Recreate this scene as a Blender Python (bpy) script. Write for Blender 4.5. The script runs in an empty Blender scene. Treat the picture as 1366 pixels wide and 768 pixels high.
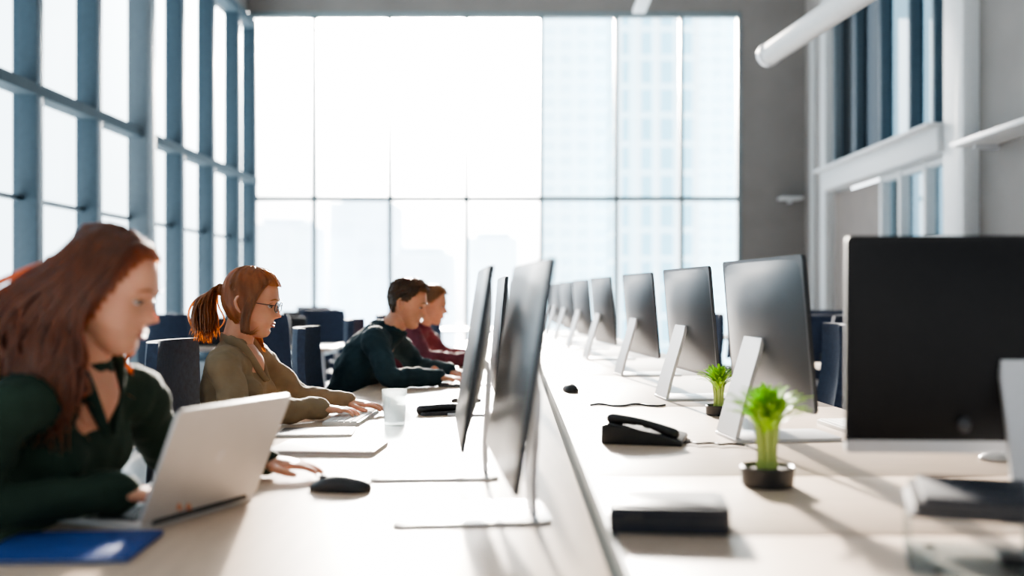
import bpy, bmesh, math, random
from mathutils import Vector as V, Matrix as M, Euler
random.seed(7)
scene = bpy.context.scene
COL = scene.collection
try:
    scene.view_settings.look = 'AgX - Medium High Contrast'
except Exception: pass

# ------------------------------------------------------------------ materials
def mat(name, col, rough=0.5, metal=0.0, var=0.0, scale=20, spec=0.5, emis=None, es=0, stretch=(1,1,1), bump=0.0, sheen=0, trans=0, sss=0):
    m = bpy.data.materials.new(name); m.use_nodes = True
    nt = m.node_tree; b = nt.nodes['Principled BSDF']
    b.inputs['Base Color'].default_value = (*col, 1)
    b.inputs['Roughness'].default_value = rough
    b.inputs['Metallic'].default_value = metal
    b.inputs['Specular IOR Level'].default_value = spec
    if sheen: b.inputs['Sheen Weight'].default_value = sheen
    if trans: b.inputs['Transmission Weight'].default_value = trans
    if sss:
        b.inputs['Subsurface Weight'].default_value = sss; b.inputs['Subsurface Radius'].default_value = (1.0, 0.35, 0.2); b.inputs['Subsurface Scale'].default_value = 0.012
    tc = nt.nodes.new('ShaderNodeTexCoord'); mp = nt.nodes.new('ShaderNodeMapping')
    mp.inputs['Scale'].default_value = stretch
    nz = nt.nodes.new('ShaderNodeTexNoise'); nz.inputs['Scale'].default_value = scale
    nz.inputs['Detail'].default_value = 4
    nt.links.new(tc.outputs['Object'], mp.inputs[0]); nt.links.new(mp.outputs[0], nz.inputs['Vector'])
    if var > 0:
        r = nt.nodes.new('ShaderNodeValToRGB')
        r.color_ramp.elements[0].position = 0.3; r.color_ramp.elements[1].position = 0.7
        r.color_ramp.elements[0].color = (*[max(0, c*(1-var)) for c in col], 1)
        r.color_ramp.elements[1].color = (*[min(1, c*(1+var)) for c in col], 1)
        nt.links.new(nz.outputs['Fac'], r.inputs[0]); nt.links.new(r.outputs[0], b.inputs['Base Color'])
    if bump > 0:
        bp = nt.nodes.new('ShaderNodeBump'); bp.inputs['Strength'].default_value = bump
        bp.inputs['Distance'].default_value = 0.01
        nt.links.new(nz.outputs['Fac'], bp.inputs['Height']); nt.links.new(bp.outputs[0], b.inputs['Normal'])
    if emis:
        b.inputs['Emission Color'].default_value = (*emis, 1); b.inputs['Emission Strength'].default_value = es
    return m

def glass_pane(name, tint, refl=0.06):
    m = bpy.data.materials.new(name); m.use_nodes = True; nt = m.node_tree
    nt.nodes.remove(nt.nodes['Principled BSDF']); out = nt.nodes['Material Output']
    t = nt.nodes.new('ShaderNodeBsdfTransparent'); t.inputs[0].default_value = (*tint, 1)
    g = nt.nodes.new('ShaderNodeBsdfGlossy'); g.inputs['Roughness'].default_value = 0.03
    mx = nt.nodes.new('ShaderNodeMixShader'); mx.inputs[0].default_value = refl
    nt.links.new(t.outputs[0], mx.inputs[1]); nt.links.new(g.outputs[0], mx.inputs[2])
    nt.links.new(mx.outputs[0], out.inputs[0]); return m

m_desk = mat('desk_laminate', (0.54, 0.41, 0.305), 0.34, var=0.08, scale=6, stretch=(8, 1, 1), spec=0.6)
m_desk2 = mat('desk_laminate_right', (0.48, 0.375, 0.29), 0.36, var=0.08, scale=6, stretch=(1, 8, 1), spec=0.6)
m_edge = mat('desk_edge_grey', (0.05, 0.08, 0.085), 0.5, var=0.05)
m_steel = mat('painted_steel', (0.5, 0.52, 0.55), 0.4, 0.3, var=0.03)
m_alu = mat('brushed_aluminium', (0.58, 0.58, 0.59), 0.42, 0.6, var=0.03, scale=60, stretch=(1, 20, 1))
m_alul = mat('laptop_silver', (0.56, 0.54, 0.52), 0.45, 0.25, var=0.02)
m_mback = mat('monitor_back_grey', (0.030, 0.034, 0.040), 0.42, 0.3, var=0.08, scale=5)
m_mblk = mat('monitor_back_black', (0.006, 0.006, 0.007), 0.55, 0.0, var=0.1, scale=5, spec=0.2)
m_black = mat('black_plastic', (0.012, 0.013, 0.015), 0.45, var=0.1)
m_screen = mat('screen_glass', (0.010, 0.012, 0.015), 0.32, var=0.1, scale=3, spec=0.3)
m_logo = mat('logo_grey', (0.05, 0.05, 0.055), 0.35, 0.5)
m_chair = mat('chair_fabric_navy', (0.022, 0.036, 0.070), 0.8, var=0.15, scale=60, bump=0.2)
m_chairp = mat('chair_plastic', (0.03, 0.035, 0.045), 0.5)
m_mull = mat('mullion_blue_grey', (0.042, 0.070, 0.095), 0.5, 0.1, var=0.08)
m_mull2 = mat('mullion_grey', (0.10, 0.130, 0.155), 0.6, 0.1, var=0.05)
m_tran = mat('transom_grey', (0.055, 0.080, 0.10), 0.8, 0.0, var=0.05, spec=0.2)
m_farm = mat('mullion_light', (0.17, 0.215, 0.235), 0.5, 0.1, var=0.05)
m_wall = mat('wall_grey_paint', (0.29, 0.275, 0.265), 0.85, var=0.05, scale=3, bump=0.05)
m_wall2 = mat('wall_grey_dark', (0.19, 0.182, 0.178), 0.85, var=0.07, scale=2, bump=0.05)
m_white = mat('trim_white_paint', (0.54, 0.57, 0.59), 0.5, var=0.03)
m_brown = mat('panel_taupe', (0.13, 0.105, 0.09), 0.6, var=0.08, scale=4)
m_ceil = mat('ceiling_paint', (0.40, 0.40, 0.40), 0.9, var=0.04, scale=2)
m_floor = mat('floor_polished_grey', (0.32, 0.31, 0.305), 0.25, var=0.1, scale=1.5)
m_glass = glass_pane('window_glass', (0.97, 0.985, 1.0), 0.04)
m_glassl = glass_pane('window_glass_side', (0.84, 0.93, 0.97), 0.06)
m_glassd = glass_pane('tinted_glass', (0.16, 0.25, 0.30), 0.25)
m_glassk = glass_pane('dark_glass', (0.05, 0.06, 0.07), 0.25)
m_acr = glass_pane('acrylic', (0.80, 0.84, 0.86), 0.08)
m_blue = mat('folder_blue', (0.025, 0.065, 0.24), 0.6, var=0.08, spec=0.3)
m_dkblue = mat('box_dark_blue', (0.010, 0.014, 0.024), 0.5, var=0.1)
m_paper = mat('paper', (0.8, 0.8, 0.78), 0.8)
m_key = mat('keys_dark', (0.04, 0.04, 0.045), 0.6)
m_leaf = mat('leaf_green', (0.24, 0.50, 0.02), 0.5, var=0.35, scale=30)
m_stem = mat('stem_pale', (0.36, 0.48, 0.12), 0.5, var=0.15)
m_soil = mat('soil', (0.03, 0.02, 0.015), 0.95, var=0.3, bump=0.5)
m_skin = mat('skin', (0.57, 0.285, 0.185), 0.55, var=0.12, scale=14, sss=0.5, spec=0.35)
m_lip = mat('lips', (0.38, 0.13, 0.105), 0.45)
m_eye = mat('eye_white', (0.42, 0.38, 0.35), 0.3)
m_iris = mat('iris', (0.03, 0.018, 0.012), 0.3)
def hairmat(n, c, tr, f=0.32):
    m = mat(n, c, 0.42, var=0.5, scale=90, stretch=(1, 1, 0.15), bump=0.4, spec=0.5)
    nt = m.node_tree; t = nt.nodes.new('ShaderNodeBsdfTranslucent'); t.inputs[0].default_value = (*tr, 1)
    mx = nt.nodes.new('ShaderNodeMixShader'); mx.inputs[0].default_value = f
    nt.links.new(nt.nodes['Principled BSDF'].outputs[0], mx.inputs[1]); nt.links.new(t.outputs[0], mx.inputs[2])
    nt.links.new(mx.outputs[0], nt.nodes['Material Output'].inputs[0]); return m
m_hair1 = hairmat('hair_auburn', (0.095, 0.030, 0.012), (0.75, 0.28, 0.08), 0.38)
m_hair2 = hairmat('hair_ginger', (0.175, 0.072, 0.028), (0.90, 0.45, 0.15), 0.40)
m_hair3 = hairmat('hair_brown', (0.055, 0.032, 0.015), (0.45, 0.24, 0.09))
m_hair4 = hairmat('hair_sandy', (0.18, 0.09, 0.04), (0.7, 0.4, 0.18))
m_green = mat('shirt_dark_green', (0.014, 0.030, 0.020), 0.85, var=0.2, scale=9, bump=0.3, spec=0.3)
m_tan = mat('shirt_khaki_tan', (0.21, 0.155, 0.095), 0.85, var=0.15, scale=9, bump=0.3, spec=0.3)
m_teal = mat('shirt_dark_teal', (0.014, 0.034, 0.043), 0.85, var=0.15, scale=9, bump=0.3, spec=0.3)
m_maroon = mat('shirt_maroon', (0.13, 0.035, 0.050), 0.85, var=0.15, scale=9, spec=0.3)
m_trous = mat('trousers_dark', (0.03, 0.032, 0.04), 0.85, var=0.15)
m_shoe = mat('shoe_leather', (0.02, 0.018, 0.016), 0.4)
m_clear = bpy.data.materials.new('frosted_tumbler_glass'); m_clear.use_nodes = True
_n = m_clear.node_tree; _n.nodes.remove(_n.nodes['Principled BSDF'])
_t = _n.nodes.new('ShaderNodeBsdfTransparent'); _t.inputs[0].default_value = (0.85, 0.89, 0.9, 1)
_l = _n.nodes.new('ShaderNodeBsdfTranslucent'); _l.inputs[0].default_value = (0.62, 0.66, 0.66, 1)
_g = _n.nodes.new('ShaderNodeBsdfGlossy'); _g.inputs['Roughness'].default_value = 0.08
_m1 = _n.nodes.new('ShaderNodeMixShader'); _m1.inputs[0].default_value = 0.32; _m2 = _n.nodes.new('ShaderNodeMixShader'); _m2.inputs[0].default_value = 0.15
_n.links.new(_t.outputs[0], _m1.inputs[1]); _n.links.new(_l.outputs[0], _m1.inputs[2]); _n.links.new(_m1.outputs[0], _m2.inputs[1]); _n.links.new(_g.outputs[0], _m2.inputs[2])
_n.links.new(_m2.outputs[0], _n.nodes['Material Output'].inputs[0])

# ------------------------------------------------------------------ mesh builder
class MB:
    def __init__(s): s.bm = bmesh.new(); s.mats = []
    def mi(s, m):
        if m not in s.mats: s.mats.append(m)
        return s.mats.index(m)
    def add(s, b, m, X=None):
        i = s.mi(m)
        for f in b.faces: f.material_index = i; f.smooth = True
        if X is not None: b.transform(X)
        bmesh.ops.recalc_face_normals(b, faces=b.faces)
        me = bpy.data.meshes.new('t'); b.to_mesh(me); b.free(); s.bm.from_mesh(me); bpy.data.meshes.remove(me)
    def box(s, c, d, m, rot=None, bev=0.0, seg=2, X=None):
        b = bmesh.new(); bmesh.ops.create_cube(b, size=1.0)
        b.transform(M.Diagonal((*d, 1)))
        if bev > 0: bmesh.ops.bevel(b, geom=list(b.edges), offset=bev, segments=seg, profile=0.5, affect='EDGES')
        T = M.Translation(c)
        if rot: T = T @ Euler(rot).to_matrix().to_4x4()
        if X is not None: T = X @ T
        s.add(b, m, T)
    def rbox(s, c, d, m, r, th_bev=0.002, rot=None, X=None):
        """slab with rounded vertical corners (radius r) in local XY"""
        b = bmesh.new(); n = 6; pts = []
        for sx, sy, a0 in ((1, 1, 0), (-1, 1, 90), (-1, -1, 180), (1, -1, 270)):
            for k in range(n+1):
                a = math.radians(a0+90*k/n)
                pts.append((sx*(d[0]/2-r)+r*math.cos(a), sy*(d[1]/2-r)+r*math.sin(a)))
        bot = [b.verts.new((x, y, -d[2]/2)) for x, y in pts]; top = [b.verts.new((x, y, d[2]/2)) for x, y in pts]
        b.faces.new(bot[::-1]); tf = b.faces.new(top)
        for i in range(len(pts)):
            j = (i+1) % len(pts); b.faces.new((bot[i], bot[j], top[j], top[i]))
        if th_bev: bmesh.ops.bevel(b, geom=list(tf.edges), offset=th_bev, segments=2, profile=0.5, affect='EDGES')
        T = M.Translation(c)
        if rot: T = T @ Euler(rot).to_matrix().to_4x4()
        if X is not None: T = X @ T
        s.add(b, m, T)
    def cyl(s, p0, p1, r, m, r2=None, seg=24, X=None):
        p0, p1 = V(p0), V(p1); d = p1-p0; b = bmesh.new()
        bmesh.ops.create_cone(b, cap_ends=True, segments=seg, radius1=r, radius2=r if r2 is None else r2, depth=d.length)
        T = M.Translation((p0+p1)/2) @ d.to_track_quat('Z', 'Y').to_matrix().to_4x4()
        if X is not None: T = X @ T
        s.add(b, m, T)
    def sph(s, c, r, m, seg=20, X=None):
        b = bmesh.new(); bmesh.ops.create_uvsphere(b, u_segments=seg, v_segments=seg//2, radius=1)
        rr = (r, r, r) if isinstance(r, (int, float)) else r
        T = M.Translation(c) @ M.Diagonal((*rr, 1))
        if X is not None: T = X @ T
        s.add(b, m, T)
    def poly(s, pts, m, X=None):
        b = bmesh.new(); b.faces.new([b.verts.new(p) for p in pts]); s.add(b, m, X)
    def prism(s, pts2, z0, z1, m, bev=0.0, X=None):
        b = bmesh.new(); lo = [b.verts.new((x, y, z0)) for x, y in pts2]; hi = [b.verts.new((x, y, z1)) for x, y in pts2]
        b.faces.new(lo[::-1]); b.faces.new(hi); n = len(pts2)
        for i in range(n): b.faces.new((lo[i], lo[(i+1) % n], hi[(i+1) % n], hi[i]))
        if bev: bmesh.ops.bevel(b, geom=list(b.edges), offset=bev, segments=2, profile=0.5, affect='EDGES')
        s.add(b, m, X)
    def tube(s, pts, rad, m, side=None, seg=12, sub=4, X=None, cap=True, rnd=True):
        P = [V(p) for p in pts]; R = [(r, r) if isinstance(r, (int, float)) else r for r in rad]
        PP, RR = [], []
        n = len(P)
        for i in range(n-1):
            p0, p1, p2, p3 = P[max(i-1, 0)], P[i], P[i+1], P[min(i+2, n-1)]
            for k in range(sub):
                t = k/sub
                PP.append(0.5*((2*p1)+(p2-p0)*t+(2*p0-5*p1+4*p2-p3)*t*t+(3*p1-p0-3*p2+p3)*t**3))
                u = t*t*(3-2*t); RR.append((R[i][0]*(1-u)+R[i+1][0]*u, R[i][1]*(1-u)+R[i+1][1]*u))
        PP.append(P[-1]); RR.append(R[-1]); N = len(PP)
        T = [(PP[min(i+1, N-1)]-PP[max(i-1, 0)]).normalized() for i in range(N)]
        if side is None:
            side = V((0, 0, 1)) if abs(T[0].z) < 0.8 else V((0, 1, 0))
        side = V(side); rings = []
        fr = []
        S = side
        for i in range(N):
            q = (S - T[i]*S.dot(T[i]))
            if q.length < 1e-4: q = T[i].orthogonal()
            q.normalize(); S = q; fr.append((q, T[i].cross(q)))
        seqs = []
        if cap and rnd:
            for a in (80, 50, 25):
                a = math.radians(a); mr = min(RR[0]); seqs.append((PP[0]-T[0]*mr*math.sin(a), RR[0][0]*math.cos(a), RR[0][1]*math.cos(a), fr[0]))
        for i in range(N): seqs.append((PP[i], RR[i][0], RR[i][1], fr[i]))
        if cap and rnd:
            for a in (25, 50, 80):
                a = math.radians(a); mr = min(RR[-1]); seqs.append((PP[-1]+T[-1]*mr*math.sin(a), RR[-1][0]*math.cos(a), RR[-1][1]*math.cos(a), fr[-1]))
        b = bmesh.new()
        for (p, ra, rb, (A, B)) in seqs:
            rings.append([b.verts.new(p+A*ra*math.cos(2*math.pi*k/seg)+B*rb*math.sin(2*math.pi*k/seg)) for k in range(seg)])
        for i in range(len(rings)-1):
            for k in range(seg):
                b.faces.new((rings[i][k], rings[i][(k+1) % seg], rings[i+1][(k+1) % seg], rings[i+1][k]))
        if cap: b.faces.new(rings[0][::-1]); b.faces.new(rings[-1])
        s.add(b, m, X)
    def mesh(s, name, ang=35):
        me = bpy.data.meshes.new(name); s.bm.to_mesh(me); s.bm.free()
        for m in s.mats: me.materials.append(m)
        try: me.set_sharp_from_angle(angle=math.radians(ang))
        except Exception: pass
        return me
    def obj(s, name, loc=(0, 0, 0), rz=0, ang=35):
        return place(s.mesh(name, ang), name, loc, rz)

def place(me, name, loc=(0, 0, 0), rz=0):
    o = bpy.data.objects.new(name, me); COL.objects.link(o); o.location = loc; o.rotation_euler = (0, 0, math.radians(rz)); return o

# ------------------------------------------------------------------ room shell
XL, XR, YF, YB, H = -3.9, 3.95, 14.0, -1.5, 5.4
b = MB(); b.box(((XL+XR)/2, (YF+YB)/2, -0.1), (XR-XL+0.6, YF-YB+0.4, 0.2), m_floor); b.obj('floor')
b = MB(); b.box(((XL+XR)/2, (YF+YB)/2, H+0.1), (XR-XL+0.6, YF-YB+0.4, 0.2), m_ceil)
b.obj('ceiling')
b = MB()
for y in (3.5, 8.2, 12.6): b.box(((XL+XR)/2, y, H-0.11), (XR-XL-0.02, 0.25, 0.2), m_wall)
b.obj('ceiling_beams')
b = MB()
b.box(((XL+3.05)/2, YF+0.1, (5.16+H)/2), (3.05-XL, 0.2, H-5.16), m_wall2)
b.box(((3.05+XR)/2, YF+0.1, H/2), (XR-3.05, 0.2, H), m_wall2)
b.obj('wall_far')
b = MB(); xs = [-3.87, -2.97, -1.90, -0.82, 0.235, 1.29, 2.21, 3.02]
for i, x in enumerate(xs): b.box((x, YF+0.05, 2.58), (0.055, 0.12, 5.12), m_farm, bev=0.006)
for z, t in ((0.06, 0.12), (2.53, 0.065), (5.12, 0.08)): b.box(((xs[0]+xs[-1])/2, YF+0.05, z), (xs[-1]-xs[0], 0.11, t), m_farm, bev=0.005)
b.poly([(xs[0], YF+0.07, 0.1), (xs[-1], YF+0.07, 0.1), (xs[-1], YF+0.07, 5.12), (xs[0], YF+0.07, 5.12)], m_glass)
b.obj('window_1')
b = MB(); b.box((XL-0.1, (YF+YB)/2, 5.2), (0.2, YF-YB, 0.4), m_wall2); b.box((XL-0.1, (YF+YB)/2, 0.15), (0.2, YF-YB, 0.3), m_mull2)
b.obj('wall_left')
b = MB(); y = 7.72-1.08*8; ys = []
while y < 13.95: ys.append(y); y += 1.08
ys.append(13.93)
for i, y in enumerate(ys):
    if y < YB: continue
    if abs(y-9.88) < 0.05 or abs(y-5.56) < .05 or abs(y-1.24) < .05:
        b.box((XL+0.10, y, 2.65), (0.20, 0.24, 4.7), m_mull2, bev=0.01)
    else:
        b.box((XL+0.05, y, 2.65), (0.19, 0.12, 4.7), m_mull, bev=0.006)
        b.box((XL+0.03, y+0.16, 2.65), (0.07, 0.03, 4.7), m_mull2)
for z, t, dd, mm in ((0.34, 0.1, 0.12, m_mull2), (1.93, 0.035, 0.06, m_mull), (2.77, 0.09, 0.175, m_tran), (4.95, 0.12, 0.16, m_tran)):
    b.box((XL+dd/2-0.02, (YF+YB)/2, z), (dd, YF-YB-0.05, t), mm)
b.poly([(XL, YB, 0.3), (XL, YF, 0.3), (XL, YF, 5.0), (XL, YB, 5.0)], m_glassl)
b.obj('window_2')
b = MB(); t = 0.2; xc = XR+t/2
def seg(y0, y1, z0, z1, m, dx=0): b.box((xc-dx/2, (y0+y1)/2, (z0+z1)/2), (t+dx, y1-y0, z1-z0), m)
seg(12.64, 14.2, 0, H, m_wall); seg(9.08, 12.64, 0, 0.9, m_wall); seg(9.08, 12.64, 5.05, H, m_wall)
seg(YB, 9.08, 0, H, m_wall2); seg(11.0, 12.64, 0.9, 2.45, m_brown)
b.obj('wall_right')
b = MB(); b.box((XR-0.08, 10.86, 2.61), (0.22, 3.56, 0.24), m_white, bev=0.01); b.box((XR-0.14, 10.86, 2.74), (0.3, 3.6, 0.03), m_white, bev=0.005); b.obj('trim_1')
b = MB(); b.box((XR-0.06, 8.86, H/2), (0.16, 0.42, H), m_white, bev=0.01); b.obj('trim_2')
b = MB(); b.box((XR-0.05, 12.85, 2.5), (0.12, 0.22, 5.0), m_white, bev=0.01); b.box((XR-0.03, 13.5, 2.4), (0.08, 0.1, 4.8), m_white, bev=0.01); b.obj('trim_3')
b = MB()
for y in (12.6, 11.79, 10.97, 10.13, 9.54, 9.12): b.box((XR+0.03, y, 3.9), (0.14, 0.07, 2.35), m_mull2 if y > 11.9 or y < 9.2 else m_mull, bev=0.005)
b.box((XR+0.03, 10.86, 5.03), (0.14, 3.5, 0.07), m_mull2)
b.poly([(XR+0.06, 10.97, 2.7), (XR+0.06, 12.64, 2.7), (XR+0.06, 12.64, 5.05), (XR+0.06, 10.97, 5.05)], m_glassk)
b.poly([(XR+0.06, 9.08, 2.7), (XR+0.06, 10.97, 2.7), (XR+0.06, 10.97, 5.05), (XR+0.06, 9.08, 5.05)], m_glassd)
b.obj('window_3')
b = MB()
for y in (10.95, 10.4, 9.75, 9.12): b.box((XR+0.03, y, 1.7), (0.14, 0.07, 1.6), m_white, bev=0.005)
for z in (0.93, 1.72, 2.45): b.box((XR+0.03, 10.03, z), (0.12, 1.85, 0.05), m_white)
b.poly([(XR+0.06, 9.08, 0.9), (XR+0.06, 10.97, 0.9), (XR+0.06, 10.97, 2.48), (XR+0.06, 9.08, 2.48)], m_glassd)
b.obj('window_4')
b = MB(); b.box((XR-0.16, 7.75, 2.46), (0.32, 1.5, 0.04), m_white, bev=0.004)
for y in (7.2, 8.3): b.box((XR-0.1, y, 2.42), (0.2, 0.02, 0.04), m_steel)
b.obj('wall_shelf')
b = MB(); b.box((3.7, YF-0.13, 2.52), (0.3, 0.26, 0.035), m_white, bev=0.004); b.box((3.7, YF-0.1, 2.48), (0.02, 0.2, 0.05), m_steel); b.obj('wall_shelf')
b = MB(); b.cyl((1.72, 7.0, 2.88), (2.05, 4.1, 2.88), 0.078, m_white, seg=32)
b.cyl((1.715, 7.03, 2.88), (1.722, 6.97, 2.88), 0.084, m_steel, seg=32); b.cyl((2.047, 4.13, 2.88), (2.055, 4.07, 2.88), 0.084, m_steel, seg=32)
for k in (0.35, 0.85):
    p = V((1.72, 7.0, 2.9)).lerp(V((2.05, 4.1, 2.9)), k); b.cyl(p, (p.x, p.y, H-0.004), 0.006, m_steel, seg=8)
b.obj('suspended_tube_lamp')
b = MB(); b.box((1.45, 12.0, 4.78), (0.16, 1.3, 0.06), m_white, bev=0.01)
for y in (11.6, 12.4): b.cyl((1.45, y, 4.80), (1.45, y, H-0.004), 0.006, m_steel, seg=8)
b.obj('pendant_light_bar')

# ------------------------------------------------------------------ exterior
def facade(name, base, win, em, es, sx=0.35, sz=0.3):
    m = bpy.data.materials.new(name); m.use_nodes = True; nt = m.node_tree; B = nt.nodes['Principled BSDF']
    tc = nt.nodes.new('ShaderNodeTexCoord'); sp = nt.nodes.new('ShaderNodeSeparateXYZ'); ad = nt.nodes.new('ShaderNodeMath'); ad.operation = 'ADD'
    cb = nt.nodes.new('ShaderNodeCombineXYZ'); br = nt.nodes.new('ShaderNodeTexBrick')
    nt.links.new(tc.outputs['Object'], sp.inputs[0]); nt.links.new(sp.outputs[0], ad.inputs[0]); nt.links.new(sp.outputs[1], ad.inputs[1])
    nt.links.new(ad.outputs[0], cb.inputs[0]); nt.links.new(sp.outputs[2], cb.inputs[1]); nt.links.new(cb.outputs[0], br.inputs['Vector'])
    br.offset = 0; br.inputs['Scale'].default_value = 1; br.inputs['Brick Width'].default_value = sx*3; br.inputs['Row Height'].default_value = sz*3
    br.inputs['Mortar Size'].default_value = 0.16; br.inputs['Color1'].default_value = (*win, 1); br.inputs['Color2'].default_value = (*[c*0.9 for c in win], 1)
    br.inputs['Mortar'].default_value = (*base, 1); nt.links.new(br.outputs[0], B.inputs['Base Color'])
    nt.links.new(br.outputs[0], B.inputs['Emission Color']); B.inputs['Emission Strength'].default_value = es  # facade colours also emit: the glow stands in for atmospheric haze
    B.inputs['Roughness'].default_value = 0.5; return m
f1 = facade('facade_pale_haze', (0.74, 0.90, 0.96), (0.58, 0.79, 0.88), None, 2.5)
f2 = facade('facade_glass_haze', (0.64, 0.84, 0.91), (0.32, 0.60, 0.72), None, 1.8, 0.4, 0.5)
f3 = facade('facade_far_haze', (0.80, 0.90, 0.97), (0.74, 0.85, 0.94), None, 2.7, 0.9, 0.9)
m_farm_b = mat('facade_fin_haze', (0.7, 0.8, 0.85), 0.5, emis=(0.70, 0.86, 0.93), es=2.1)  # fins glow like their towers, haze put into the material
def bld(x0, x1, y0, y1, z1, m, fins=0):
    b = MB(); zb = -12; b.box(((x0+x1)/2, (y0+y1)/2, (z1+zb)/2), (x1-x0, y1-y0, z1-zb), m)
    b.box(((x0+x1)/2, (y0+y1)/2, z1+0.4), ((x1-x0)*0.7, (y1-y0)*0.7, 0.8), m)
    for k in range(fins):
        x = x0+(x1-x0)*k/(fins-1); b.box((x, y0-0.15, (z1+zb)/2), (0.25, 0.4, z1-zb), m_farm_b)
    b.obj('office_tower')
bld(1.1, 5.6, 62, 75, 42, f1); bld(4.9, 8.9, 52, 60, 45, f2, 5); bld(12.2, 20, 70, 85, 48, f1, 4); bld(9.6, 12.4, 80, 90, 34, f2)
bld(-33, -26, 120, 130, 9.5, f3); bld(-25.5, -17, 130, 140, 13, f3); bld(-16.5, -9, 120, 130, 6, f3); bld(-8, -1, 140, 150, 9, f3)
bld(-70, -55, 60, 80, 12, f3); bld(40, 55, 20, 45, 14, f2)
b = MB(); m_ground_haze = mat('exterior_ground', (0.6, 0.64, 0.66), 0.9, var=0.1, scale=0.05, emis=(0.92, 0.96, 1.0), es=2.6)  # ground emission imitates bright outdoor haze, it is no light source
b.box((0, 150, -12.1), (800, 600, 0.2), m_ground_haze); b.obj('exterior_ground')

# ------------------------------------------------------------------ desks
DZ, DR = 0.75, 0.79
b = MB()
b.prism([(-0.985, 0.6), (0.150, 0.6), (0.005, 11.0), (-0.45, 11.0)], DZ-0.03, DZ, m_desk, bev=0.003)
for y in (0.8, 2.7, 4.6, 6.6, 8.6, 10.7):
    l = -0.985+0.0515*(y-0.6)+0.12; r = 0.150-0.014*(y-0.6)-0.05
    for x in (l, r): b.box((x, y, (DZ-0.03)/2), (0.05, 0.05, DZ-0.03), m_steel, bev=0.004)
    b.box(((l+r)/2, y, DZ-0.06), (r-l, 0.04, 0.05), m_steel)
b.obj('bench_desk')
b = MB()
ysm = [0.5, 1.685, 2.235, 3.6, 4.95, 6.3, 7.7, 9.2, 11.0]
def rl(y): return 0.172-0.0140*(y-0.6)
def rr(y): return 1.28-0.052*(y-0.6)
for y0, y1 in zip(ysm[:-1], ysm[1:]):
    g = 0.003
    b.prism([(rl(y0), y0+g), (rr(y0), y0+g), (rr(y1), y1-g), (rl(y1), y1-g)], DR-0.03, DR, m_desk2, bev=0.002)
b.prism([(rl(.5)-.010, .5), (rl(.5)-.0005, .5), (rl(11)-.0005, 11), (rl(11)-.010, 11)], 0.55, DR-0.002, m_edge)
for y in (0.8, 2.7, 4.6, 6.6, 8.6, 10.7):
    for x in (rl(y)+0.08, rr(y)-0.08): b.box((x, y, (DR-0.03)/2), (0.05, 0.05, DR-0.03), m_steel, bev=0.004)
    b.box(((rl(y)+rr(y))/2, y, DR-0.07), (rr(y)-rl(y)-.16, 0.04, 0.06), m_steel)
b.obj('bench_desk')

# ------------------------------------------------------------------ monitors
def monitor_mesh(tilt, w=0.63, h=0.42, chin=False, zb=0.095, mb=None, bs=0.0, lw=1.0):
    b = MB(); mb = mb or m_mback
    X = M.Translation((0, 0, zb+h/2)) @ M.Rotation(math.radians(-tilt), 4, 'X')
    R = M.Rotation(math.radians(90), 4, 'X')   # slab XY -> XZ
    b.rbox((0, 0, 0), (w, h, 0.010), mb, 0.012, 0.002, X=X @ R)
    b.rbox((0, 0, 0.0055), (w-0.006, h-0.006, 0.003), m_screen, 0.010, 0.001, X=X @ R)
    bm = bmesh.new(); nx, nz = 20, 14; g = {}
    for i in range(nx+1):
        for j in range(nz+1):
            u = -1+2*i/nx; v = -1+2*j/nz
            g[i, j] = bm.verts.new((u*(w/2-0.006), 0.004+0.030*(1-abs(u)**2.6)*(1-abs(v)**2.6), v*(h/2-0.006)))
    for i in range(nx):
        for j in range(nz): bm.faces.new((g[i, j], g[i+1, j], g[i+1, j+1], g[i, j+1]))
    b.add(bm, mb, X)
    if chin:
        b.rbox((0, -(h/2-0.012), -0.003), (w+0.001, 0.024, 0.014), m_steel, 0.008, 0.002, X=X @ R)
        b.sph((0.12, 0.03, -0.15), (0.013, 0.005, 0.015), m_logo, X=X); b.sph((0.04, 0.034, -0.07), (.006, .003, .006), m_logo, X=X)
    leg = [(0.105-bs, 0.010), (0.088-bs*.8, 0.075), (0.062-bs*.4, 0.16), (0.035, 0.25), (0.026, 0.285)]
    bm = bmesh.new(); ws = [0.085, 0.08, 0.075, 0.075, 0.07]; A = []
    for (y, z), ww in zip(leg, ws):
        ww *= lw
        A.append([bm.verts.new((sx*ww, y+dy, z)) for sx, dy in ((-1, 0), (1, 0), (1, 0.012), (-1, 0.012))])
    for i in range(len(A)-1):
        for k in range(4): bm.faces.new((A[i][k], A[i][(k+1) % 4], A[i+1][(k+1) % 4], A[i+1][k]))
    bm.faces.new(A[0]); bm.faces.new(A[-1][::-1]); b.add(bm, m_alu)
    b.rbox((0, -0.035-bs*.75, 0.004), (0.2, 0.31, 0.008), m_alu, 0.018, 0.002)
    return b.mesh('desktop_monitor')
mA = monitor_mesh(9, bs=0.08, lw=0.6); mB = monitor_mesh(5, h=0.41, zb=0.1); mC = monitor_mesh(1, w=0.67, h=0.415, chin=True, zb=0.105, mb=m_mblk, lw=0.8)
for x, y, rz in ((-0.017, 2.03, -83.5), (-0.130, 2.49, -85)): place(mA, 'desktop_monitor', (x, y, DZ), rz)
for x, y, rz in ((-0.10, 3.75, -86), (-0.06, 4.95, -86), (-.05, 6.45, -86)): place(mB, 'desktop_monitor', (x, y, DZ), rz)
for x, y in ((0.686, 2.84), (0.645, 3.9), (0.58, 5.0), (0.487, 6.2), (0.43, 7.4), (0.37, 8.6), (0.32, 9.8), (0.28, 10.7)):
    place(mB, 'desktop_monitor', (x, y, DR), 97)
place(mC, 'desktop_monitor', (0.95, 1.90, DR), 178)

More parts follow.
